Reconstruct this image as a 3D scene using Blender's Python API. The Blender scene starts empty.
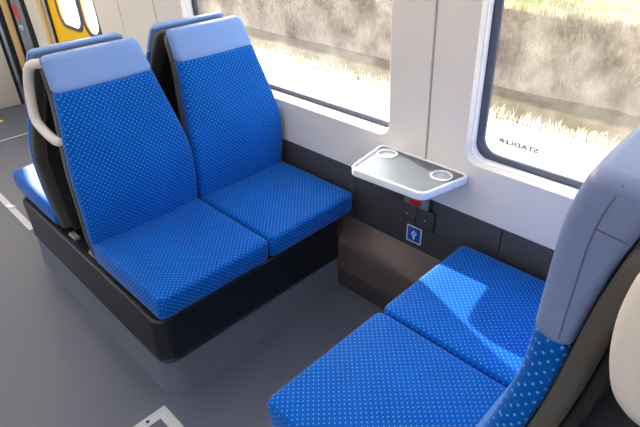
import bpy, bmesh, math, random
from mathutils import Vector, Matrix
random.seed(7)
scn = bpy.context.scene
col = scn.collection
PI = math.pi

# ------------------------------------------------------------------ camera
cam_d = bpy.data.cameras.new('camera')
cam = bpy.data.objects.new('camera', cam_d); col.objects.link(cam)
cam.location = (1.2503, -1.4252, 1.5248)
cam.rotation_euler = (1.0075, 0.0240, 0.7807)
cam_d.sensor_fit = 'HORIZONTAL'; cam_d.sensor_width = 36.0
cam_d.lens = 521.9 * 36.0 / 640.0
cam_d.clip_start = 0.01; cam_d.clip_end = 300
scn.camera = cam

# ------------------------------------------------------------------ sky, sun, exposure
SUN = Vector((1.0, -0.252, -0.371)).normalized()          # direction the sunlight travels
w = bpy.data.worlds.new('sky'); scn.world = w; w.use_nodes = True
nt = w.node_tree
sky = nt.nodes.new('ShaderNodeTexSky'); sky.sky_type = 'NISHITA'; sky.sun_disc = False
sky.sun_elevation = math.asin(-SUN.z); sky.sun_rotation = math.atan2(-SUN.x, -SUN.y)
sky.air_density = 1.0; sky.dust_density = 5.0; sky.ozone_density = 1.0
bgn = nt.nodes['Background']; nt.links.new(sky.outputs[0], bgn.inputs[0]); bgn.inputs[1].default_value = 0.9
sd = bpy.data.lights.new('sun', 'SUN'); sd.energy = 29.0; sd.angle = 0.009; sd.color = (1.0, 0.95, 0.88)
so = bpy.data.objects.new('sun', sd); col.objects.link(so)
so.rotation_euler = SUN.to_track_quat('-Z', 'Y').to_euler(); so.location = (-8, 3, 6)
scn.view_settings.view_transform = 'Standard'; scn.view_settings.look = 'None'
scn.view_settings.gamma = 1.0; scn.view_settings.use_curve_mapping = False
scn.view_settings.exposure = 0.0
LAMP = 8.0                                               # ceiling lamp emission

# ------------------------------------------------------------------ helpers
def lin(c):
    return tuple((x/255/12.92 if x/255 <= .04045 else ((x/255+.055)/1.055)**2.4) for x in c) + (1.0,)

def tag(o, label=None, cat=None, group=None, kind=None):
    if label: o['label'] = label
    if cat: o['category'] = cat
    if group: o['group'] = group
    if kind: o['kind'] = kind
    return o

def empty(name, loc=(0, 0, 0), rz=0.0):
    o = bpy.data.objects.new(name, None); col.objects.link(o)
    o.empty_display_size = .05
    o.location = loc; o.rotation_euler = (0, 0, rz)
    return o

def link(name, me, mat=None, parent=None, loc=(0, 0, 0), rot=(0, 0, 0)):
    o = bpy.data.objects.new(name, me); col.objects.link(o)
    if mat is not None and not me.materials: me.materials.append(mat)
    o.parent = parent; o.location = loc; o.rotation_euler = rot
    return o

def smooth(me, ang=40):
    me.polygons.foreach_set('use_smooth', [True]*len(me.polygons))
    me.set_sharp_from_angle(angle=math.radians(ang))

def bm_mesh(bm, name, ang=40):
    bmesh.ops.recalc_face_normals(bm, faces=bm.faces)
    me = bpy.data.meshes.new(name); bm.to_mesh(me); bm.free()
    smooth(me, ang)
    return me

def box_into(bm, x0, x1, y0, y1, z0, z1, bev=0.0, seg=2):
    m = Matrix.Translation(((x0+x1)/2, (y0+y1)/2, (z0+z1)/2)) @ Matrix.Diagonal((x1-x0, y1-y0, z1-z0, 1))
    t = bmesh.new(); bmesh.ops.create_cube(t, size=1, matrix=m)
    if bev > 0:
        bmesh.ops.bevel(t, geom=t.edges[:], offset=bev, segments=seg, affect='EDGES', profile=.5)
    me = bpy.data.meshes.new('tmp'); t.to_mesh(me); t.free()
    bm.from_mesh(me); bpy.data.meshes.remove(me)

def box(name, x0, x1, y0, y1, z0, z1, mat, parent=None, bev=0.002):
    bm = bmesh.new(); box_into(bm, x0, x1, y0, y1, z0, z1, bev)
    return link(name, bm_mesh(bm, name, 50), mat, parent)

def loft(rings, name, ang=60, cap=True):
    bm = bmesh.new(); vs = [[bm.verts.new(p) for p in r] for r in rings]
    n = len(rings[0])
    for a, b in zip(vs, vs[1:]):
        for i in range(n):
            bm.faces.new((a[i], a[(i+1) % n], b[(i+1) % n], b[i]))
    if cap:
        bm.faces.new(vs[0][::-1]); bm.faces.new(vs[-1])
    return bm_mesh(bm, name, ang)

def box_uv(me):
    uv = me.uv_layers.new(name='UVMap')
    for p in me.polygons:
        n = p.normal; ax = max(range(3), key=lambda k: abs(n[k]) * (1.0, .9, 1.0)[k])
        for li in p.loop_indices:
            c = me.vertices[me.loops[li].vertex_index].co
            uv.data[li].uv = ((c.y, c.z), (c.x, c.z), (c.x, c.y))[ax]

def rrect(x0, x1, y0, y1, r, n=6):
    """rounded rectangle outline, counter clockwise; r one radius or four (x0y0, x1y0, x1y1, x0y1)"""
    rs = r if isinstance(r, (tuple, list)) else (r,)*4
    out = []
    for k, (cx, cy, a0) in enumerate(((x0, y0, PI), (x1, y0, 1.5*PI), (x1, y1, 0), (x0, y1, .5*PI))):
        q = rs[k]; ox = cx + (q if cx == x0 else -q); oy = cy + (q if cy == y0 else -q)
        for i in range(n+1):
            a = a0 + .5*PI*i/n
            out.append((ox+q*math.cos(a), oy+q*math.sin(a)))
    return out

def plate_mesh(outlines, depth, name, bev=0.0, bres=2):
    """flat plate with holes: outlines in XY, thickness along Z from -depth to 0"""
    cu = bpy.data.curves.new('plate', 'CURVE'); cu.dimensions = '2D'; cu.fill_mode = 'BOTH'
    for pts in outlines:
        s = cu.splines.new('POLY'); s.points.add(len(pts)-1)
        for p, q in zip(s.points, pts): p.co = (q[0], q[1], 0, 1)
        s.use_cyclic_u = True
    cu.extrude = depth/2 - bev; cu.bevel_depth = bev; cu.bevel_resolution = bres; cu.offset = -bev
    o = bpy.data.objects.new('plate', cu); col.objects.link(o)
    dg = bpy.context.evaluated_depsgraph_get(); dg.update()
    me = bpy.data.meshes.new_from_object(o.evaluated_get(dg))
    bpy.data.objects.remove(o); bpy.data.curves.remove(cu)
    me.name = name
    me.transform(Matrix.Translation((0, 0, -depth/2))); me.materials.clear()
    smooth(me, 30)
    return me

def tube_mesh(pts, r, name, n=14, radii=None):
    pts = [Vector(p) for p in pts]
    rings = []; up = Vector((0.3, 0.2, 1)).normalized(); prev = None
    for i, p in enumerate(pts):
        t = (pts[min(i+1, len(pts)-1)] - pts[max(i-1, 0)]).normalized()
        if prev is None:
            a = t.orthogonal().normalized()
        else:
            a = (prev - t*prev.dot(t)).normalized()
        prev = a; b = t.cross(a)
        rr = radii[i] if radii else r
        rings.append([p + a*rr*math.cos(2*PI*k/n) + b*rr*math.sin(2*PI*k/n) for k in range(n)])
    return loft(rings, name, 60)

def catmull(P, n=8):
    P = [Vector(p) for p in P]; out = []
    Q = [2*P[0]-P[1]] + P + [2*P[-1]-P[-2]]
    for i in range(1, len(Q)-2):
        for k in range(n):
            t = k/n; a, b, c, d = Q[i-1:i+3]
            out.append(.5*((2*b)+(c-a)*t+(2*a-5*b+4*c-d)*t*t+(3*b-a-3*c+d)*t**3))
    out.append(P[-1]); return out

def interp(tab, z):
    if z <= tab[0][0]: return tab[0][1]
    for (a, u), (b, v) in zip(tab, tab[1:]):
        if z <= b: 
            return u + (v-u)*(z-a)/(b-a)
    return tab[-1][1]

def smooth_tab(tab, n=10):
    pts = catmull([(a, b, 0) for a, b in tab], n)
    return [(p.x, p.y) for p in pts]

def copy_tree(o, parent=None):
    c = o.copy(); col.objects.link(c); c.parent = parent
    for ch in list(o.children):
        copy_tree(ch, c)
    return c

# ------------------------------------------------------------------ materials
def mat(name, rgb, rough=.5, metal=0.0, spec=.5, noise=0.0, nscale=20.0, bump=0.0, bscale=200.0, sheen=0.0, coat=0.0):
    m = bpy.data.materials.new(name); m.use_nodes = True
    N = m.node_tree; b = N.nodes['Principled BSDF']
    b.inputs['Base Color'].default_value = lin(rgb); b.inputs['Roughness'].default_value = rough
    b.inputs['Metallic'].default_value = metal; b.inputs['Specular IOR Level'].default_value = spec
    if sheen: b.inputs['Sheen Weight'].default_value = sheen; b.inputs['Sheen Roughness'].default_value = .4
    if coat: b.inputs['Coat Weight'].default_value = coat; b.inputs['Coat Roughness'].default_value = .15
    if noise or bump:
        tc = N.nodes.new('ShaderNodeTexCoord')
    if noise:
        t = N.nodes.new('ShaderNodeTexNoise'); t.inputs['Scale'].default_value = nscale; t.inputs['Detail'].default_value = 4
        N.links.new(tc.outputs['Object'], t.inputs['Vector'])
        mx = N.nodes.new('ShaderNodeMix'); mx.data_type = 'RGBA'
        c = lin(rgb)
        mx.inputs[6].default_value = tuple(x*(1-noise) for x in c[:3]) + (1,)
        mx.inputs[7].default_value = tuple(min(1, x*(1+noise)) for x in c[:3]) + (1,)
        N.links.new(t.outputs['Fac'], mx.inputs[0]); N.links.new(mx.outputs[2], b.inputs['Base Color'])
    if bump:
        t2 = N.nodes.new('ShaderNodeTexNoise'); t2.inputs['Scale'].default_value = bscale; t2.inputs['Detail'].default_value = 2
        N.links.new(tc.outputs['Object'], t2.inputs['Vector'])
        bp = N.nodes.new('ShaderNodeBump'); bp.inputs['Strength'].default_value = bump; bp.inputs['Distance'].default_value = .002
        N.links.new(t2.outputs['Fac'], bp.inputs['Height']); N.links.new(bp.outputs[0], b.inputs['Normal'])
    return m

def fabric_mat(name, rgb, dot, spacing=.0126, size=.155):
    m = mat(name, rgb, .6, spec=.2, sheen=.30)
    m.node_tree.nodes['Principled BSDF'].inputs['Specular Tint'].default_value = lin((50, 130, 255))
    m.node_tree.nodes['Principled BSDF'].inputs['Sheen Roughness'].default_value = .30
    N = m.node_tree; b = N.nodes['Principled BSDF']
    b.inputs['Sheen Tint'].default_value = lin((225, 235, 255))
    uv = N.nodes.new('ShaderNodeUVMap'); uv.uv_map = 'UVMap'
    mp = N.nodes.new('ShaderNodeMapping'); mp.inputs['Rotation'].default_value = (0, 0, PI/4)
    mp.inputs['Scale'].default_value = (1/spacing,)*3
    N.links.new(uv.outputs[0], mp.inputs['Vector'])
    fr = N.nodes.new('ShaderNodeVectorMath'); fr.operation = 'FRACTION'; N.links.new(mp.outputs[0], fr.inputs[0])
    sb = N.nodes.new('ShaderNodeVectorMath'); sb.operation = 'SUBTRACT'; sb.inputs[1].default_value = (.5, .5, 0)
    N.links.new(fr.outputs[0], sb.inputs[0])
    mu = N.nodes.new('ShaderNodeVectorMath'); mu.operation = 'MULTIPLY'; mu.inputs[1].default_value = (1, 1, 0)
    N.links.new(sb.outputs[0], mu.inputs[0])
    ln = N.nodes.new('ShaderNodeVectorMath'); ln.operation = 'LENGTH'; N.links.new(mu.outputs[0], ln.inputs[0])
    mr = N.nodes.new('ShaderNodeMapRange'); mr.interpolation_type = 'SMOOTHSTEP'
    mr.inputs['From Min'].default_value = size-.05; mr.inputs['From Max'].default_value = size+.05
    mr.inputs['To Min'].default_value = 1; mr.inputs['To Max'].default_value = 0
    N.links.new(ln.outputs['Value'], mr.inputs['Value'])
    # worn pile: slow colour drift
    tc = N.nodes.new('ShaderNodeTexCoord'); ns = N.nodes.new('ShaderNodeTexNoise'); ns.inputs['Scale'].default_value = 7
    N.links.new(tc.outputs['Object'], ns.inputs['Vector'])
    c = lin(rgb); a = N.nodes.new('ShaderNodeMix'); a.data_type = 'RGBA'
    a.inputs[6].default_value = tuple(x*.82 for x in c[:3])+(1,); a.inputs[7].default_value = tuple(min(1, x*1.2) for x in c[:3])+(1,)
    N.links.new(ns.outputs['Fac'], a.inputs[0])
    mx = N.nodes.new('ShaderNodeMix'); mx.data_type = 'RGBA'
    N.links.new(mr.outputs[0], mx.inputs[0]); N.links.new(a.outputs[2], mx.inputs[6]); mx.inputs[7].default_value = lin(dot)
    N.links.new(mx.outputs[2], b.inputs['Base Color'])
    n2 = N.nodes.new('ShaderNodeTexNoise'); n2.inputs['Scale'].default_value = 900; N.links.new(tc.outputs['Object'], n2.inputs['Vector'])
    bp = N.nodes.new('ShaderNodeBump'); bp.inputs['Strength'].default_value = .25; bp.inputs['Distance'].default_value = .001
    N.links.new(n2.outputs['Fac'], bp.inputs['Height']); N.links.new(bp.outputs[0], b.inputs['Normal'])
    return m

def glass_mat(name, tint=(250, 252, 252), refl=.06):
    m = bpy.data.materials.new(name); m.use_nodes = True; N = m.node_tree
    N.nodes.remove(N.nodes['Principled BSDF']); out = N.nodes['Material Output']
    t = N.nodes.new('ShaderNodeBsdfTransparent'); t.inputs[0].default_value = lin(tint)
    g = N.nodes.new('ShaderNodeBsdfGlossy'); g.inputs['Roughness'].default_value = .02
    f = N.nodes.new('ShaderNodeLayerWeight'); f.inputs['Blend'].default_value = .5
    pw = N.nodes.new('ShaderNodeMath'); pw.operation = 'POWER'; pw.inputs[1].default_value = 5
    N.links.new(f.outputs['Facing'], pw.inputs[0])
    ma = N.nodes.new('ShaderNodeMath'); ma.operation = 'MULTIPLY_ADD'; ma.inputs[1].default_value = .6; ma.inputs[2].default_value = .025
    N.links.new(pw.outputs[0], ma.inputs[0])
    mx = N.nodes.new('ShaderNodeMixShader')
    N.links.new(ma.outputs[0], mx.inputs[0]); N.links.new(t.outputs[0], mx.inputs[1]); N.links.new(g.outputs[0], mx.inputs[2])
    tl = N.nodes.new('ShaderNodeBsdfTranslucent'); tl.inputs[0].default_value = lin((245, 240, 232))
    tc = N.nodes.new('ShaderNodeTexCoord'); ns = N.nodes.new('ShaderNodeTexNoise'); ns.inputs['Scale'].default_value = 9; ns.inputs['Detail'].default_value = 8
    N.links.new(tc.outputs['Object'], ns.inputs['Vector'])
    dm = N.nodes.new('ShaderNodeMapRange'); dm.inputs['From Min'].default_value = .35; dm.inputs['From Max'].default_value = .75
    dm.inputs['To Min'].default_value = .02; dm.inputs['To Max'].default_value = .09
    N.links.new(ns.outputs['Fac'], dm.inputs['Value'])
    m2 = N.nodes.new('ShaderNodeMixShader')
    N.links.new(dm.outputs[0], m2.inputs[0]); N.links.new(mx.outputs[0], m2.inputs[1]); N.links.new(tl.outputs[0], m2.inputs[2])
    N.links.new(m2.outputs[0], out.inputs['Surface'])
    return m

def ramp_mat(name, stops, scale, rough=.95, detail=6, stretch=(1, 1, 1), bump=.4, bdist=.02):
    m = bpy.data.materials.new(name); m.use_nodes = True; N = m.node_tree; b = N.nodes['Principled BSDF']
    b.inputs['Roughness'].default_value = rough; b.inputs['Specular IOR Level'].default_value = .1
    tc = N.nodes.new('ShaderNodeTexCoord'); mp = N.nodes.new('ShaderNodeMapping'); mp.inputs['Scale'].default_value = stretch
    N.links.new(tc.outputs['Object'], mp.inputs[0])
    t = N.nodes.new('ShaderNodeTexNoise'); t.inputs['Scale'].default_value = scale; t.inputs['Detail'].default_value = detail
    t.inputs['Roughness'].default_value = .65
    N.links.new(mp.outputs[0], t.inputs['Vector'])
    r = N.nodes.new('ShaderNodeValToRGB'); e = r.color_ramp.elements
    while len(e) < len(stops): e.new(.5)
    for q, (p, c) in zip(e, stops): q.position = p; q.color = lin(c)
    N.links.new(t.outputs['Fac'], r.inputs[0]); N.links.new(r.outputs[0], b.inputs['Base Color'])
    bp = N.nodes.new('ShaderNodeBump'); bp.inputs['Strength'].default_value = bump; bp.inputs['Distance'].default_value = bdist
    N.links.new(t.outputs['Fac'], bp.inputs['Height']); N.links.new(bp.outputs[0], b.inputs['Normal'])
    return m

M = {}
M['fabric'] = fabric_mat('blue_dotted_fabric', (8, 82, 168), (86, 156, 230))
M['lilac'] = mat('pale_blue_leather', (114, 148, 208), .5, spec=.35, bump=.15, bscale=400, noise=.04, nscale=8)
M['lilac_shaded'] = mat('pale_blue_leather_shaded', (112, 128, 176), .45, spec=.35, bump=.15, bscale=400, noise=.04, nscale=8)  # same headrest leather, greyed to stand for shade on the near seats
M['welt'] = mat('headrest_stitching', (88, 100, 142), .7)
M['shell'] = mat('grey_seat_shell', (72, 70, 69), .5, noise=.05)
M['black'] = mat('black_seat_frame', (22, 22, 25), .6)
M['handle'] = mat('light_grey_handle', (214, 208, 206), .38)
M['plinth'] = mat('charcoal_plinth', (19, 22, 30), .34, spec=.5, noise=.06)
M['kick'] = mat('grey_vinyl_kick', (98, 104, 118), .5, noise=.05, nscale=60)
M['floor'] = mat('grey_vinyl_floor', (82, 89, 106), .48, noise=.12, nscale=120, bump=.05)
M['mark'] = mat('pale_floor_tape', (188, 190, 194), .6, noise=.08)
M['white'] = mat('off_white_wall', (230, 222, 214), .45, noise=.015, nscale=3)
M['sill'] = mat('white_window_reveal', (238, 238, 240), .35)
M['dark_wall'] = mat('charcoal_wall_panel', (64, 62, 66), .5, noise=.06, nscale=8)
M['duct'] = mat('brown_grey_duct', (92, 80, 77), .36, noise=.08, nscale=10)
M['gasket'] = mat('window_gasket', (72, 79, 96), .3, spec=.6)
M['glass'] = glass_mat('window_glass')
M['steel'] = mat('brushed_table_metal', (118, 124, 134), .42, metal=.55)
M['rim'] = mat('white_table_rim', (232, 234, 238), .3)
M['ring'] = mat('cup_holder_metal', (205, 208, 212), .25, metal=.6)
M['red'] = mat('red_button', (216, 32, 24), .35)
M['coral'] = mat('coral_red_print', (238, 92, 66), .45)
M['grey_plastic'] = mat('grey_bracket', (128, 128, 130), .5)
M['sign_blue'] = mat('sign_blue', (18, 84, 168), .4)
M['sign_white'] = mat('sign_white', (235, 240, 245), .4)
M['print'] = mat('dark_red_print', (50, 16, 30), .6)
M['yellow'] = mat('yellow_door', (255, 202, 6), .4, noise=.02)
M['gold'] = mat('tan_pole', (222, 190, 140), .4)
M['beige'] = mat('beige_cabinet', (196, 190, 182), .5, noise=.03)
M['cream'] = mat('cream_panel', (226, 218, 208), .5, noise=.02)
M['bluegrey'] = mat('blue_grey_panel', (150, 160, 182), .45, noise=.03)
M['gap'] = mat('dark_gap', (30, 30, 32), .8)
M['gravel'] = ramp_mat('pale_gravel', [(.3, (190, 185, 174)), (.7, (212, 207, 198))], 14, bump=.5, bdist=.01)
M['ditch'] = ramp_mat('ditch_soil', [(.3, (56, 47, 32)), (.7, (82, 72, 52))], 6, bump=.6)
M['bank'] = ramp_mat('earth_bank', [(.30, (92, 76, 66)), (.5, (146, 128, 116)), (.70, (180, 163, 150))], 2.6, detail=9, stretch=(1, 1, .6), bump=.7, bdist=.05)
M['slope'] = ramp_mat('grassy_slope', [(.3, (140, 146, 82)), (.55, (172, 164, 122)), (.8, (186, 176, 148))], 2.2, detail=9, bump=.5, bdist=.04)
M['straw'] = ramp_mat('dry_grass', [(.3, (226, 208, 170)), (.7, (246, 238, 216))], 3, bump=0)
M['reed'] = ramp_mat('dry_reeds', [(.35, (122, 104, 84)), (.65, (192, 176, 154))], 9, bump=0)
M['green'] = ramp_mat('green_grass', [(.3, (134, 146, 70)), (.7, (174, 172, 112))], 2, bump=0)
def emit_mat(name, rgb, s):
    m = bpy.data.materials.new(name); m.use_nodes = True; N = m.node_tree; b = N.nodes['Principled BSDF']
    b.inputs['Emission Color'].default_value = lin(rgb); b.inputs['Emission Strength'].default_value = s
    return m
M['lamp'] = emit_mat('ceiling_lamp_diffuser', (255, 244, 230), LAMP)

# ------------------------------------------------------------------ carriage shell
CAR0, CAR1, YF, ZC = -6.0, 3.6, -2.75, 2.25        # ends, opposite wall, ceiling height
ZB, TILT = .5455, .0362                             # top of the dark wall band, lean of the wall
# floor
bm = bmesh.new(); box_into(bm, CAR0, CAR1, YF-.05, .16, -.06, 0)
tag(link('floor', bm_mesh(bm, 'floor'), M['floor']), 'dark grey vinyl floor of the train carriage', kind='structure')
bm = bmesh.new(); box_into(bm, CAR0, CAR1, YF-.1, .1, ZC, ZC+.05)
tag(link('ceiling', bm_mesh(bm, 'ceiling'), M['white']), 'off white carriage ceiling', kind='structure')
bm = bmesh.new(); box_into(bm, CAR0-.05, CAR0, YF-.05, .1, 0, ZC)
tag(link('wall_left', bm_mesh(bm, 'wall_left'), M['cream']), 'cream end wall of the carriage', kind='structure')
bm = bmesh.new(); box_into(bm, CAR1, CAR1+.05, YF-.05, .1, 0, ZC)
tag(link('wall_right', bm_mesh(bm, 'wall_right'), M['cream']), 'cream end wall behind the viewpoint', kind='structure')

# window wall: upright white panels (local XY plate, Z = towards the room)
WROT = (PI/2 + math.atan(TILT), 0, 0)
wall = tag(empty('wall_back'), 'off white window wall above a charcoal lower band', kind='structure')
ZTOP = ZC - ZB
def wplace(o): o.location = (0, 0, ZB); o.rotation_euler = WROT; return o
WIN = {1: (-1.10, .172, .735-ZB, 1.90-ZB), 2: (.487, 1.80, .740-ZB, 1.90-ZB), 3: (-5.0, -4.15, .740-ZB, 2.13-ZB)}
def panel(x0, x1, wins=(), y0=0.0, y1=ZTOP, m='white'):
    outs = [[(x0, y0), (x1, y0), (x1, y1), (x0, y1)]]
    for k in wins:
        a, b, c, d = WIN[k]; outs.append(rrect(a, b, c, d, .05))
    me = plate_mesh(outs, .045, 'panel', bev=.002)
    return wplace(link('panel', me, M[m], wall))
G = .004
panel(-1.37+G, .338-G, (1,)); panel(.338+G, 2.4-G, (2,)); panel(2.4+G, CAR1)
panel(-1.78+G, -1.37-G); panel(-2.10, -1.78-G)
panel(-3.38, -2.975, m='cream'); panel(CAR0, -3.56, (3,), m='bluegrey')
box('door_header', -2.95, -2.09, .0, .045, 1.98, ZC, M['white'], wall)
box('seal_strip', -3.485, -3.38, -.012, .03, 0, ZC, M['gap'], wall)
box('edge_strip', -3.56, -3.487, -.022, .03, 0, ZC, M['bluegrey'], wall, .004)
# structure behind the panel joints
bm = bmesh.new()
for x in (.338, -1.37, -1.78, 2.4): box_into(bm, x-.03, x+.03, .048, .06, ZB, ZC)
bm_o = link('joint_backing', bm_mesh(bm, 'joint_backing'), M['gap'], wall)
# outer skin of the carriage between the windows
for x0, x1 in ((CAR0, -5.1), (-4.05, -2.95), (-2.09, -1.2), (.28, .42), (1.9, CAR1)):
    box('outer_skin', x0, x1, .062, .10, -.06, ZC+.04, M['white'], wall, 0)
# charcoal lower band: panels between joints
xs = [-2.10, -1.30, -.65, .0, .655, 1.31, 2.0, 2.8, CAR1]
for a, b in zip(xs, xs[1:]):
    box('lower_panel', a+.0015, b-.0015, .0, .02, .27, ZB-.001, M['dark_wall'], wall, .0015)
box('lower_panel', -3.38, -2.975, .0, .02, .0, ZB-.001, M['cream'], wall, .0015)
box('lower_panel', CAR0, -3.56, .0, .02, .0, ZB-.001, M['bluegrey'], wall, .0015)
box('lower_backing', -2.10, CAR1, .0205, .10, -.06, ZB, M['gap'], wall, 0)

def window(n, label, glass_only=False):
    a, b, c, d = WIN[n]
    r = tag(empty('window_%d' % n), label, kind='structure')
    # white reveal tube, dark gasket, pane
    rev = plate_mesh([rrect(a-.006, b+.006, c-.006, d+.006, .055), rrect(a+.004, b-.004, c+.004, d-.004, .05)], .03, 'reveal', .002)
    o = wplace(link('reveal', rev, M['sill'], r)); o.location += Vector((0, .030, 0))
    gk = plate_mesh([rrect(a-.02, b+.02, c-.02, d+.02, .06), rrect(a+.026, b-.026, c+.024, d-.024, .05)], .016, 'gasket', .004)
    o = wplace(link('gasket', gk, M['gasket'], r)); o.location += Vector((0, .062, 0))
    pn = plate_mesh([rrect(a-.015, b+.015, c-.015, d+.015, .05)], .006, 'pane', 0)
    o = wplace(link('pane', pn, M['glass'], r)); o.location += Vector((0, .075, 0))
    return r
window(1, 'wide carriage window beside the front facing seats')
w2 = window(2, 'wide carriage window with small mirrored lettering low on its glass')
window(3, 'carriage window beyond the yellow doors')  # unseen window, opening sized to let sun onto the rear aisle cushion
# lettering on the outer face of the glass, so it reads mirrored from inside
cu = bpy.data.curves.new('lettering', 'FONT'); cu.body = 'STADLER'; cu.size = .0205; cu.extrude = .0003; cu.offset = .0013
cu.align_x = 'CENTER'; cu.align_y = 'CENTER'; cu.space_character = 1.08
o = bpy.data.objects.new('lettering', cu); col.objects.link(o)
dg = bpy.context.evaluated_depsgraph_get(); dg.update()
me = bpy.data.meshes.new_from_object(o.evaluated_get(dg)); bpy.data.objects.remove(o); me.materials.clear()
me.transform(Matrix.Diagonal((1.5, 1, 1, 1)))
o = link('lettering', me, M['print'], w2, loc=(.621, .083 - TILT*(.812-ZB), .812), rot=(PI/2 - TILT, 0, PI))
tag(o, 'mirrored dark red lettering printed on the glass')

# heater duct along the foot of the wall
duct = tag(empty('trim_1'), 'brown grey heater duct along the foot of the window wall', kind='structure')
prof = [(-.085, .094), (-.097, .094), (-.098, .20), (-.096, .222), (-.088, .240), (-.072, .252), (-.05, .265), (-.02, .287), (.0, .303), (.0, .094)]
rings = [[(x, y, z) for y, z in prof] for x in (-2.09, CAR1)]
link('duct_cover', loft(rings, 'duct_cover', 50), M['duct'], duct)
box('duct_kick', -2.09, CAR1, -.095, -.02, .0, .0925, M['dark_wall'], duct, .001)

# opposite wall with its own windows, and the ceiling lamps
opp = tag(empty('wall_front'), 'opposite carriage wall with wide windows', kind='structure')
outs = [[(CAR0, 0), (CAR1, 0), (CAR1, ZC), (CAR0, ZC)]]
OW = [(-5.6, -4.2), (-3.7, -2.2), (-1.6, -.1), (.4, 1.9), (2.3, 3.4)]
for a, b in OW: outs.append(rrect(a, b, .76, 1.75, .06))
me = plate_mesh(outs, .05, 'panel', .002)
link('panel', me, M['white'], opp, loc=(0, YF, 0), rot=(PI/2, 0, 0))
for a, b in OW:
    link('pane', plate_mesh([rrect(a-.02, b+.02, .74, 1.77, .06)], .005, 'pane'), M['glass'], opp, loc=(0, YF-.04, 0), rot=(PI/2, 0, 0))
for k, y in enumerate((-.62, -2.1)):
    for x0, x1 in ((-5.6, -3.3), (-3.1, -.9), (-.7, 1.5), (1.7, 3.5)):
        t = tag(empty('ceiling_light', ((x0+x1)/2, y, ZC)), 'long white lamp strip recessed along the carriage ceiling', 'light', 'ceiling lamp strips')
        h = (x1-x0)/2
        bm = bmesh.new(); box_into(bm, -h, h, -.09, .09, -.022, -.002, .004)
        link('lamp_frame', bm_mesh(bm, 'lamp_frame'), M['white'], t)
        bm = bmesh.new(); box_into(bm, -h+.01, h-.01, -.075, .075, -.028, -.0225)
        link('diffuser', bm_mesh(bm, 'diffuser'), M['lamp'], t)

t = tag(empty('ceiling_light', (-2.55, -1.36, ZC)), 'white lamp panel added across the ceiling to brighten the entrance', 'light')  # added lamp, out of view, that brightens the vestibule
bm = bmesh.new(); box_into(bm, -.38, .38, -.52, .52, -.022, -.002, .004)
link('lamp_frame', bm_mesh(bm, 'lamp_frame'), M['white'], t)
bm = bmesh.new(); box_into(bm, -.35, .35, -.49, .49, -.028, -.0225)
link('diffuser', bm_mesh(bm, 'diffuser'), M['lamp'], t)

# ------------------------------------------------------------------ seats
def ring_rr(f, b, hw, z, bow, rf, rb):
    """horizontal slice of a backrest: front at x=f, back at x=b, half width hw; counter clockwise"""
    rf = min(rf, (f-b)*.55, hw*.8); rb = min(rb, (f-b)*.4, hw*.8)
    pts = []
    n = 5
    for cx, cy, q, a0 in ((b, -hw, rb, PI), (f, -hw, rf, 1.5*PI), (f, hw, rf, 0), (b, hw, rb, .5*PI)):
        ox = cx + (q if cx == b else -q); oy = cy + (q if cy < 0 else -q)
        for i in range(n+1):
            a = a0 + .5*PI*i/n
            pts.append((ox+q*math.cos(a), oy+q*math.sin(a)))
        if cx == f and cy < 0:
            for k in range(1, 9):
                pts.append((f, -hw+rf + (2*hw-2*rf)*k/9))
    out = []
    for x, y in pts:
        k = bow*(1-(y/hw)**2)
        if x > (f+b)/2: x += k
        out.append((x, y, z))
    return out

def levels(z0, z1, n): return [z0+(z1-z0)*i/n for i in range(n+1)]

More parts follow.
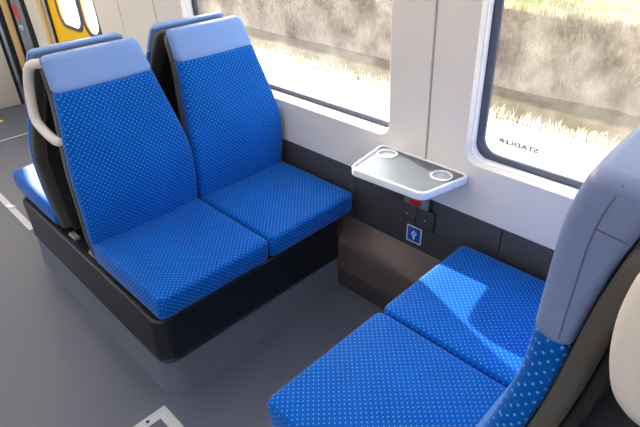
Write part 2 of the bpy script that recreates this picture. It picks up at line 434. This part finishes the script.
def build_seat(prof, width, thick, zs, ztop, zshell, cush, name, label, group, lilac='lilac'):
    root = tag(empty(name), label, 'seat', group)
    P, Wd, T = smooth_tab(prof), smooth_tab(width), smooth_tab(thick)
    F = lambda z: interp(P, z)
    H = lambda z: interp(Wd, z)
    # backrest upholstery
    rings = []
    z0 = .405
    for z, s in [(z0, .018), (z0+.005, .008), (z0+.014, .0)] + [(z, 0) for z in levels(z0+.03, zs-.008, 22)] + [(zs-.003, .0015), (zs, .004)]:
        rings.append(ring_rr(F(z)-s, F(z)-interp(T, z)+s, H(z)-s, z, .006, .026, .012))
    me = loft(rings, 'backrest', 60); box_uv(me)
    link('backrest', me, M['fabric'], root)
    # headrest upholstery
    rings = []; Rc, Re = .018, .014
    zz = [(zs+.0005, .004), (zs+.004, .0015), (zs+.01, 0)] + [(z, 0) for z in levels(zs+.02, ztop-Rc, 8)]
    for i in range(1, 9):
        a = .5*PI*i/8; zz.append((ztop-Rc+Rc*math.sin(a), 0))
    for z, s in zz:
        hw = H(z) - s
        k = z-(ztop-Rc)
        if k > 0: hw -= (Rc - math.sqrt(max(0, Rc*Rc-k*k)))
        e = z-(ztop-Re); dx = s
        if e > 0: dx += (Re - math.sqrt(max(0, Re*Re-e*e)))*.85
        rings.append(ring_rr(F(z)-dx, F(z)-interp(T, z)+dx, hw, z, .006, .022, .014))
    hd = link('headrest', loft(rings, 'headrest', 60), M[lilac], root)
    # seam piping round the side of the headrest
    for sgn in (-1, 1):
        pts = []
        for z in levels(zs+.012, ztop-.006, 14):
            k = max(0, z-(ztop-Rc)); pts.append((F(z)-.036, sgn*(H(z)-Rc+math.sqrt(max(0, Rc*Rc-k*k))), z))
        link('piping', tube_mesh(pts, .0012, 'piping', 6), M['welt'], hd)
        if ztop > 1.2:
            pts = [(F(1.205)-.036-(interp(T, 1.205)-.038)*k/5, sgn*(H(1.205)+.0002), 1.205-.004*k/5) for k in range(6)]
            link('piping', tube_mesh(pts, .0012, 'piping', 6), M['welt'], hd)
    # shell behind the upholstery
    rings = []
    st = .032
    for z in [.37] + levels(.40, zshell-.03, 16) + [zshell-.012, zshell-.004, zshell]:
        k = max(0, z-(zshell-.03)); s = .03-math.sqrt(max(0, .0009-k*k))
        b = F(z)-interp(T, z)
        rings.append(ring_rr(b-.002, b-st+s*.3, H(z)+.002-s, z, .0, .006, .014))
    link('back_shell', loft(rings, 'back_shell', 60), M['shell'], root)
    # inner frame behind the shell
    rings = []
    for z in levels(.36, zshell-.06, 8):
        b = F(z)-interp(T, z)-st
        rings.append(ring_rr(b-.001, b-.022, H(z)-.03, z, 0, .004, .008))
    link('back_frame', loft(rings, 'back_frame', 60), M['black'], root)
    # seat cushion
    x0, x1, hy, zb, zt = cush
    rings = []
    lv = [(zb, .008), (zb+.004, .002), (zb+.012, 0), (zb+.03, 0), (zt-.018, .0), (zt-.011, .002), (zt-.006, .005), (zt-.002, .011), (zt, .022)]
    rr = [(.012, .024, .024, .012)]
    for z, s in lv:
        fr = .010*(1-(z-zb)/(zt-zb))            # front face leans back a little towards its foot
        o = rrect(x0+s, x1-s-fr, -hy+s, hy-s, tuple(max(.006, q-s*.3) for q in rr[0]), 5)
        rings.append([(x, y, z) for x, y in o])
    for k in (.75, .4, .1):
        c = ((x0+x1)/2, 0)
        rings.append([(c[0]+(x-c[0])*k, y*k, zt+.004*(1-k)) for x, y, z in rings[len(lv)-1]])
    me = loft(rings, 'cushion', 70); box_uv(me)
    link('cushion', me, M['fabric'], root)
    rings = [[(x, y, z) for x, y in rrect(x0+.02, x1-.03, -hy+.02, hy-.02, .02, 3)] for z in (.341, zb+.002)]
    link('cushion_pan', loft(rings, 'cushion_pan', 40), M['black'], root)
    return root

LOWP = [(.36, -.435), (.457, -.424), (.56, -.408), (.68, -.410), (.84, -.455), (.98, -.504), (1.08, -.553)]
LOWW = [(.36, .214), (.457, .224), (.56, .2265), (.68, .2255), (.76, .216), (.84, .201), (.92, .185), (.98, .176), (1.08, .166)]
LOWT = [(.36, .045), (.60, .050), (.98, .046), (1.08, .044)]
CUSH = (-.455, .015, .2255, .364, .457)

def add_handle(root, prof, width, thick, s, zt_, zb_, xh, bulge):
    """light grey grab handle on one side of the backrest, from near its top to mid height"""
    P, Wd, T = smooth_tab(prof), smooth_tab(width), smooth_tab(thick)
    F = lambda z: interp(P, z)
    H = lambda z: interp(Wd, z)
    top = F(zt_)-interp(T, zt_)-.006; bot = F(zb_)-interp(T, zb_)-.012
    path = [(top, s*(H(zt_)-.012), zt_), (top-.010, s*(H(zt_)+.018), zt_), (xh+.02, s*(H(zt_)+bulge), zt_-.022),
            (xh, s*(H(zt_)+bulge+.008), zt_-.075), (xh+.004, s*(H(zt_)*.5+H(zb_)*.5+bulge), (zt_*.45+zb_*.55)),
            (xh+.025, s*(H(zb_)+bulge*.6), zb_+.05), (bot-.015, s*(H(zb_)+.010), zb_+.012), (bot, s*(H(zb_)-.012), zb_)]
    link('grab_handle', tube_mesh(catmull(path, 7), .0160, 'grab_handle', 14), M['handle'], root)

YA, YW, XF, XR = -.712, -.254, .02, -1.245
LG = 'low backed seats on the double plinth'
proto = build_seat(LOWP, LOWW, LOWT, .978, 1.083, 1.066, CUSH, 'train_seat',
    'low blue dotted seat with a grey grab handle on its aisle side', LG)
proto.location = (XF, YA, 0)
for loc, rz, lab in (((XF, YW, 0), 0, 'low blue dotted seat between the window and the seat with the grab handle'),
                     ((XR, YA, 0), PI, 'sunlit seat on the aisle, backing onto the low seat with the grab handle'),
                     ((XR, YW, 0), PI, 'seat by the window showing only a pale headrest behind another headrest')):
    c = copy_tree(proto); c.location = loc; c.rotation_euler = (0, 0, rz); c['label'] = lab
add_handle(proto, LOWP, LOWW, LOWT, -1, 1.058, .82, -.640, .030)

# high backed pair facing them
HIGHP = [(.36, -.455), (.457, -.450), (.58, -.452), (.68, -.468), (.80, -.505), (.90, -.527), (.98, -.537), (1.10, -.536), (1.20, -.537), (1.27, -.552)]
HIGHW = [(.36, .214), (.457, .224), (.58, .2265), (.70, .225), (.80, .215), (.90, .200), (.98, .188), (1.10, .178), (1.27, .170)]
HIGHT = [(.36, .045), (.70, .046), (.86, .044), (.98, .046), (1.10, .058), (1.20, .074), (1.27, .074)]
HG = 'high backed seats facing the table'
XT, YT, YU = .554, -.720, -.262
tall = build_seat(HIGHP, HIGHW, HIGHT, 1.035, 1.266, 1.20, CUSH, 'train_seat',
    'high backed seat on the aisle with tall lilac headrest and grey side shell', HG, 'lilac_shaded')
tall.location = (XT, YT, 0); tall.rotation_euler = (0, 0, PI)
c = copy_tree(tall); c.location = (XT, YU, 0); c['label'] = 'high backed seat by the window with a bright patch of sun on its cushion'
c = copy_tree(tall); c.location = (XT+1.39, YT, 0); c.rotation_euler = (0, 0, 0)
c['label'] = 'seat back to back with the tall lilac headrest, a pale handle at its side'
HP = [(1.345, -.885, 1.05), (1.29, -.925, 1.052), (1.242, -.962, 1.072), (1.216, -.976, 1.115), (1.206, -.972, 1.19), (1.222, -.958, 1.255), (1.28, -.92, 1.275), (1.345, -.885, 1.265)]
link('grab_handle', tube_mesh(catmull([(x-XT-1.39, y-YT, z) for x, y, z in HP], 7), .019, 'grab_handle', 14), M['handle'], c)

# ------------------------------------------------------------------ plinths under the seats
def plinth(x0, x1, label):
    y0, y1 = -.95, -.100
    r = tag(empty('seat_plinth', ((x0+x1)/2, (y0+y1)/2, 0)), label, 'plinth', 'plinths under the seat pairs')
    cx, cy = (x0+x1)/2, (y0+y1)/2
    def ring(off, z, q):
        return [(x-cx, y-cy, z) for x, y in rrect(x0-off, x1+off, y0-off, y1, (q, q, .004, .004), 7)]
    link('kick_panel', loft([ring(.012, 0, .075), ring(.006, .02, .075), ring(-.003, .1435, .065), ring(-.02, .150, .06)], 'kick_panel', 35), M['kick'], r)
    link('body', loft([ring(-.004, .1505, .05), ring(.004, .153, .055), ring(.005, .160, .055), ring(.002, .164, .052), ring(.0, .168, .05),
                       ring(0, .325, .05), ring(-.002, .333, .048), ring(-.007, .3385, .045), ring(-.012, .3395, .04)], 'body', 35), M['plinth'], r)
    for dx in (-.09, .09):
        for dy in (-.385, -.30):
            b_ = box('seat_bracket', dx-.03, dx+.03, dy-.012, dy+.012, .338, .352, M['grey_plastic'], r, .003)
    return r
plinth(-1.215, 0.0, 'dark plinth with a grey foot under the low backed seats')
plinth(.585, 1.915, 'dark plinth under the high backed seats')

# ------------------------------------------------------------------ folding table
TZ = .700
tb = tag(empty('wall_table', (.33, 0, TZ)), 'small grey metal wall table with a white rim and two cup holders', 'table')
TP = [(.143, -.004), (.181, -.232), (.476, -.216), (.517, -.004)]
def round_poly(P, rs, n=6):
    out = []
    for i, p in enumerate(P):
        a = Vector(P[i-1]); b = Vector(p); c = Vector(P[(i+1) % len(P)])
        u = (a-b).normalized(); v = (c-b).normalized(); r = rs[i]
        if r == 0: out.append(tuple(b)); continue
        ang = u.angle(v); d = r/math.tan(ang/2); ctr = b + (u+v).normalized()*(r/math.sin(ang/2))
        s = b+u*d; e = b+v*d
        a0 = math.atan2(s.y-ctr.y, s.x-ctr.x); a1 = math.atan2(e.y-ctr.y, e.x-ctr.x)
        da = (a1-a0+PI) % (2*PI) - PI
        for k in range(n+1):
            t = a0+da*k/n; out.append((ctr.x+r*math.cos(t), ctr.y+r*math.sin(t)))
    return out
def shrink(P, d):
    n = len(P); out = []
    for i in range(n):
        a, b, c = Vector(P[i-1]), Vector(P[i]), Vector(P[(i+1) % n])
        e1 = (b-a).normalized(); e2 = (c-b).normalized()
        n1 = Vector((-e1.y, e1.x)); n2 = Vector((-e2.y, e2.x))
        m = (n1+n2); m = m/m.dot(n1) if abs(m.dot(n1)) > 1e-6 else n1
        out.append(tuple(b+m*d))
    return out
TPl = [(x-.33, y) for x, y in TP]
TPi = shrink(TPl, .009)
outer = round_poly(TPl, (.02, .03, .035, .02)); inner = round_poly(TPi, (.014, .022, .027, .014))
link('table_rim', plate_mesh([outer, inner], .028, 'table_rim', .003), M['rim'], tb)
CUPS = [(.208-.33, -.056, .036), (.444-.33, -.066, .036)]
circ = lambda x, y, r, n=40: [(x+r*math.cos(2*PI*k/n), y+r*math.sin(2*PI*k/n)) for k in range(n)]
in2 = round_poly(shrink(TPl, .0085), (.014, .022, .027, .014))
link('table_top', plate_mesh([in2]+[circ(x, y, r) for x, y, r in CUPS], .010, 'table_top', .0), M['steel'], tb, loc=(0, 0, -.004))
link('table_underside', plate_mesh([in2], .006, 'table_underside', .0), M['rim'], tb, loc=(0, 0, -.0205))
for x, y, r in CUPS:
    h = link('cup_holder', plate_mesh([circ(x, y, r-.0005)], .002, 'cup_holder', 0), M['ring'], tb, loc=(0, 0, -.009))
    link('cup_ring', plate_mesh([circ(x, y, r+.001), circ(x, y, r-.004)], .007, 'cup_ring', .001), M['rim'], h, loc=(0, 0, .0075))
# folding bracket under it with the red latch
box('bracket', .285-.33, .375-.33, -.016, -.0005, .515-TZ, .675-TZ, M['grey_plastic'], tb, .006)
bk = box('latch_plate', .272-.33, .380-.33, -.024, -.0165, .506-TZ, .548-TZ, M['grey_plastic'], tb, .003)
box('latch_button', .300-.33, .346-.33, -.031, -.0245, .514-TZ, .540-TZ, M['red'], bk, .003)

# socket covers on the charcoal band
for x0, x1, lab in ((.247, .3225, 'flat charcoal socket cover under the table, nearer the low seats'), (.3255, .402, 'flat charcoal socket cover under the table, nearer the high backed seats')):
    s = tag(empty('socket_cover', ((x0+x1)/2, 0, .41)), lab, 'socket', 'socket covers under the table')
    h = (x1-x0)/2
    box('cover_plate', -h, h, -.014, -.0005, .0, .092, M['dark_wall'], s, .003)
    box('cover_lip', -h, h, -.018, -.0145, .084, .092, M['dark_wall'], s, .0015)
    bm = bmesh.new(); bmesh.ops.create_cone(bm, cap_ends=True, segments=12, radius1=.0022, radius2=.0022, depth=.001, matrix=Matrix.Translation((0, -.0148, .046)) @ Matrix.Rotation(PI/2, 4, 'X'))
    link('indicator', bm_mesh(bm, 'indicator'), M['sign_white'], s)

# blue socket sign
sg = tag(empty('socket_sign', (.3145, 0, .365)), 'small blue square sign with a white plug symbol and white border', 'sign')
link('sign_border', plate_mesh([rrect(-.034, .034, -.0365, .0365, .003), rrect(-.030, .030, -.0325, .0325, .002)], .002, 'sign_border'), M['sign_white'], sg, loc=(0, -.0005, 0), rot=(PI/2, 0, 0)).location.y = -.0025
link('sign_face', plate_mesh([rrect(-.0302, .0302, -.0327, .0327, .002)], .0016, 'sign_face'), M['sign_blue'], sg, rot=(PI/2, 0, 0), loc=(0, -.0023, 0))
bm = bmesh.new()
def quad(P): bm.faces.new([bm.verts.new((x, -.0028, z)) for x, z in P])
def bar(a, b, w_=.0016):
    a, b = Vector(a), Vector(b); n = Vector((-(b-a).y, (b-a).x)).normalized()*w_
    quad([a+n, b+n, b-n, a-n])
bar((0, -.014), (0, .012)); quad([(-.005, .011), (.005, .011), (0, .021)])
bar((0, -.008), (.009, .000)); bar((.009, 0), (.009, .006)); quad([(.006, .005), (.012, .005), (.012, .011), (.006, .011)])
bar((0, -.011), (-.009, -.002)); bar((-.009, -.002), (-.009, .004)); quad(circ(-.009, .006, .0034, 12))
quad(circ(0, -.017, .0048, 14))
me = bpy.data.meshes.new('plug_symbol'); bm.to_mesh(me); bm.free()
o = link('plug_symbol', me, M['sign_white'], sg)
sm = o.modifiers.new('thick', 'SOLIDIFY'); sm.thickness = .0008

# ------------------------------------------------------------------ floor marks
fm = tag(link('floor_marking', plate_mesh([[(.007, -.993), (.007, -1.26), (.274, -1.26), (.274, -.993)], [(.044, -1.03), (.044, -1.223), (.237, -1.223), (.237, -1.03)]], .0012, 'floor_marking'), M['mark'], loc=(0, 0, .0014)),
    'pale square outline stuck on the floor beside the plinth corner', 'floor marking')
link('rivet', plate_mesh([circ(.025, -1.068, .006, 14)], .0008, 'rivet'), M['black'], fm, loc=(0, 0, .0009))
tag(link('floor_tape', plate_mesh([[(-3.0, -.905), (-1.50, -.905), (-1.50, -.872), (-3.0, -.872)]], .001, 'floor_tape'), M['mark'], loc=(0, 0, .0012)),
    'long pale tape strip on the floor leading to the end of the plinth', 'floor tape')
tag(link('floor_line', plate_mesh([[(-2.885, -1.9), (-2.868, -1.9), (-2.868, -.12), (-2.885, -.12)]], .001, 'floor_line'), M['mark'], loc=(0, 0, .0024)),
    'thin pale line across the floor by the yellow doors', 'floor line')
tag(link('floor_dot', plate_mesh([circ(-3.30, -.475, .022, 16)], .001, 'floor_dot'), M['yellow'], loc=(0, 0, .0012)),
    'small yellow dot on the floor by the beige cabinet', 'floor marking')
bm = bmesh.new(); box_into(bm, -.028, .028, -.012, .012, 0, .008, .003)
o = link('paper_scrap', bm_mesh(bm, 'paper_scrap'), M['sign_white'], loc=(-1.83, -.888, .0012)); o.rotation_euler = (0, 0, .5)
tag(o, 'crumpled white paper scrap lying on the floor tape', 'paper')

# ------------------------------------------------------------------ entrance at the far end
d = tag(empty('door_1'), 'yellow sliding entrance door with rounded windows', kind='structure')
def leaf(x0, x1, wx0, wx1):
    lf = link('door_leaf', plate_mesh([[(x0, .02), (x1, .02), (x1, 1.98), (x0, 1.98)], rrect(wx0, wx1, .74, 1.52, .08, 8)], .012, 'door_leaf', .002), M['yellow'], d, loc=(0, .010, 0), rot=(PI/2, 0, 0))
    link('window_seal', plate_mesh([rrect(wx0-.03, wx1+.03, .71, 1.55, .10, 8), rrect(wx0, wx1, .74, 1.52, .08, 8)], .008, 'window_seal', .002), M['gasket'], lf, loc=(0, 0, .005))
    link('pane', plate_mesh([rrect(wx0-.01, wx1+.01, .73, 1.53, .08, 8)], .005, 'pane'), M['glass'], lf, loc=(0, 0, -.004))
leaf(-2.945, -2.40, -2.77, -2.43); leaf(-2.392, -2.135, -2.365, -2.160)
box('door_seal', -2.132, -2.100, .0, .05, 0, 1.98, M['gap'], d, .001)
box('door_seal', -2.975, -2.950, .0, .05, 0, 1.98, M['gap'], d, .001)
tag(link('grab_pole', tube_mesh([(-2.985, -.035, 0.0), (-2.985, -.035, ZC)], .017, 'grab_pole', 14), M['gold']), 'tan upright grab pole beside the yellow door', 'pole')
# partition across the far side of the vestibule
pt = tag(empty('partition', (-3.60, -.6, 0)), 'beige low partition with a tan post and dark glazing bars', 'partition')
box('low_panel', -.02, .02, -.75, .385, 0, .54, M['beige'], pt, .006)
box('post', -.028, .028, .475, .525, 0, ZC, M['gold'], pt, .006)
box('seal', -.02, .02, .44, .474, 0, ZC, M['gap'], pt, .003)
box('seal', -.02, .02, .526, .55, 0, ZC, M['gap'], pt, .003)
box('glazing_bar', -.02, .02, .386, .41, 0, ZC, M['gap'], pt, .003)
box('pane', -.004, .004, -.75, .385, .541, 2.0, M['glass'], pt, 0)
st = tag(empty('wall_sticker', (-3.66, -.0, .70)), 'round red sticker on the blue grey wall beyond the partition', 'sticker')
link('sticker_face', plate_mesh([circ(0, 0, .075, 24)], .0015, 'sticker_face'), M['coral'], st, loc=(0, -.008, 0), rot=(PI/2, 0, 0))
hk = tag(empty('coat_hook', (-3.62, -.0, .58)), 'small white coat hook on the blue grey wall', 'hook')
bm = bmesh.new(); bmesh.ops.create_uvsphere(bm, u_segments=14, v_segments=8, radius=.03, matrix=Matrix.Translation((0, -.02, 0)) @ Matrix.Diagonal((1, .7, 1, 1)))
link('hook_cap', bm_mesh(bm, 'hook_cap'), M['sign_white'], hk)

# ------------------------------------------------------------------ outdoors
GZ = -.90
def grid(name, m, xs, f, label, cat=None, kind=None):
    """f(x) -> list of (y, z) with the same length for every x"""
    rows = [[(x, y, z) for y, z in f(x)] for x in xs]
    V = [p for r in rows for p in r]; n = len(rows[0])
    Fc = [(i*n+j, i*n+j+1, (i+1)*n+j+1, (i+1)*n+j) for i in range(len(rows)-1) for j in range(n-1)]
    me = bpy.data.meshes.new(name); me.from_pydata(V, [], [p[::-1] for p in Fc]); smooth(me, 80)
    return tag(link(name, me, m), label, cat, kind=kind)
from mathutils import noise as mnoise
XS = [-26+.25*i for i in range(150)]
nz = lambda x, y, s=1.0, k=0: mnoise.noise(Vector((x*s, y*s, k)))
grid('gravel_path', M['gravel'], [-40, -20, 0, 20], lambda x: [(-8, GZ), (0, GZ), (2, GZ), (4.22, GZ)], 'pale sunlit gravel beside the track', kind='structure')
grid('ditch', M['ditch'], XS, lambda x: [(4.15, GZ-.02), (4.25+.05*nz(x, 1, 2), GZ+.005), (4.5+.08*nz(x, 1), GZ-.02), (4.9, GZ-.04+.03*nz(x, 2, 2)), (5.4, GZ-.05), (6.0, GZ-.05)], 'brown ditch at the foot of the bank', kind='structure')
def bankf(x):
    o = []
    for k in range(15):
        t = k/14
        z = GZ-.16 + t*1.05
        y = 5.42 + .38*t + .10*nz(x, z*1.5, 1.1) + .05*nz(x, z*3, 3.1, 2)
        o.append((y, z))
    return o
grid('earth_bank', M['bank'], XS, bankf, 'steep pale earth bank beyond the ditch', kind='structure')
def slopef(x):
    o = []
    for k in range(16):
        t = k/15
        y = 5.75 + 10*t**1.5; z = .0 + 1.5*t + .10*nz(x, y, .8, 5)
        o.append((y, z))
    return o
grid('grass_slope', M['slope'], XS, slopef, 'grassy slope rising above the bank', kind='structure')

def blades(name, m, n, place, hmin, hmax, wid, lean, label, cat, side=0):
    V, Fc = [], []
    for _ in range(n):
        x, y, z = place(); h = random.uniform(hmin, hmax); a = random.uniform(0, 2*PI); lx, ly = lean*h*random.gauss(0, 1), lean*h*random.gauss(0, 1)
        if side: ly = side*abs(ly)
        dx, dy = math.cos(a)*wid, math.sin(a)*wid; i = len(V)
        V += [(x-dx, y-dy, z-.02), (x+dx, y+dy, z-.02), (x+lx*.4+dx*.7, y+ly*.4+dy*.7, z+h*.6), (x+lx*.4-dx*.7, y+ly*.4-dy*.7, z+h*.6), (x+lx, y+ly, z+h)]
        Fc += [(i, i+1, i+2, i+3), (i+3, i+2, i+4)]
    me = bpy.data.meshes.new(name); me.from_pydata(V, [], Fc)
    return tag(link(name, me, m), label, cat, kind='stuff')
def clump(y0, y1, x0=-16, x1=3, zf=lambda x, y: GZ):
    st_ = {'n': 0}
    def f():
        if st_['n'] <= 0:
            st_['c'] = (random.uniform(x0, x1), random.uniform(y0, y1)); st_['n'] = random.randint(8, 26)
        st_['n'] -= 1
        x = random.gauss(st_['c'][0], .12); y = random.gauss(st_['c'][1], .07)
        return x, y, zf(x, y)
    return f
blades('dry_grass', M['straw'], 6000, clump(4.08, 4.34), .03, .14, .006, .35, 'straw coloured dry grass along the edge of the gravel', 'grass')
def bank_place():
    x = random.uniform(-16, 4); t = random.random()**.35
    z = GZ-.1 + t*1.0; y = 5.40 + .38*t + .10*nz(x, z*1.5, 1.1)
    return x, y-.02, z
blades('bank_reeds', M['reed'], 22000, bank_place, .05, .20, .006, .4, 'dry reeds growing over the earth bank', 'grass', -1)
def slope_place():
    x = random.uniform(-18, 5); t = random.random()**1.6
    y = 5.90 + 10*t**1.5
    return x, y, 1.5*t + .10*nz(x, y, .8, 5)
blades('slope_grass', M['green'], 22000, slope_place, .06, .26, .009, .5, 'pale green grass on the slope above the bank', 'grass', 1)
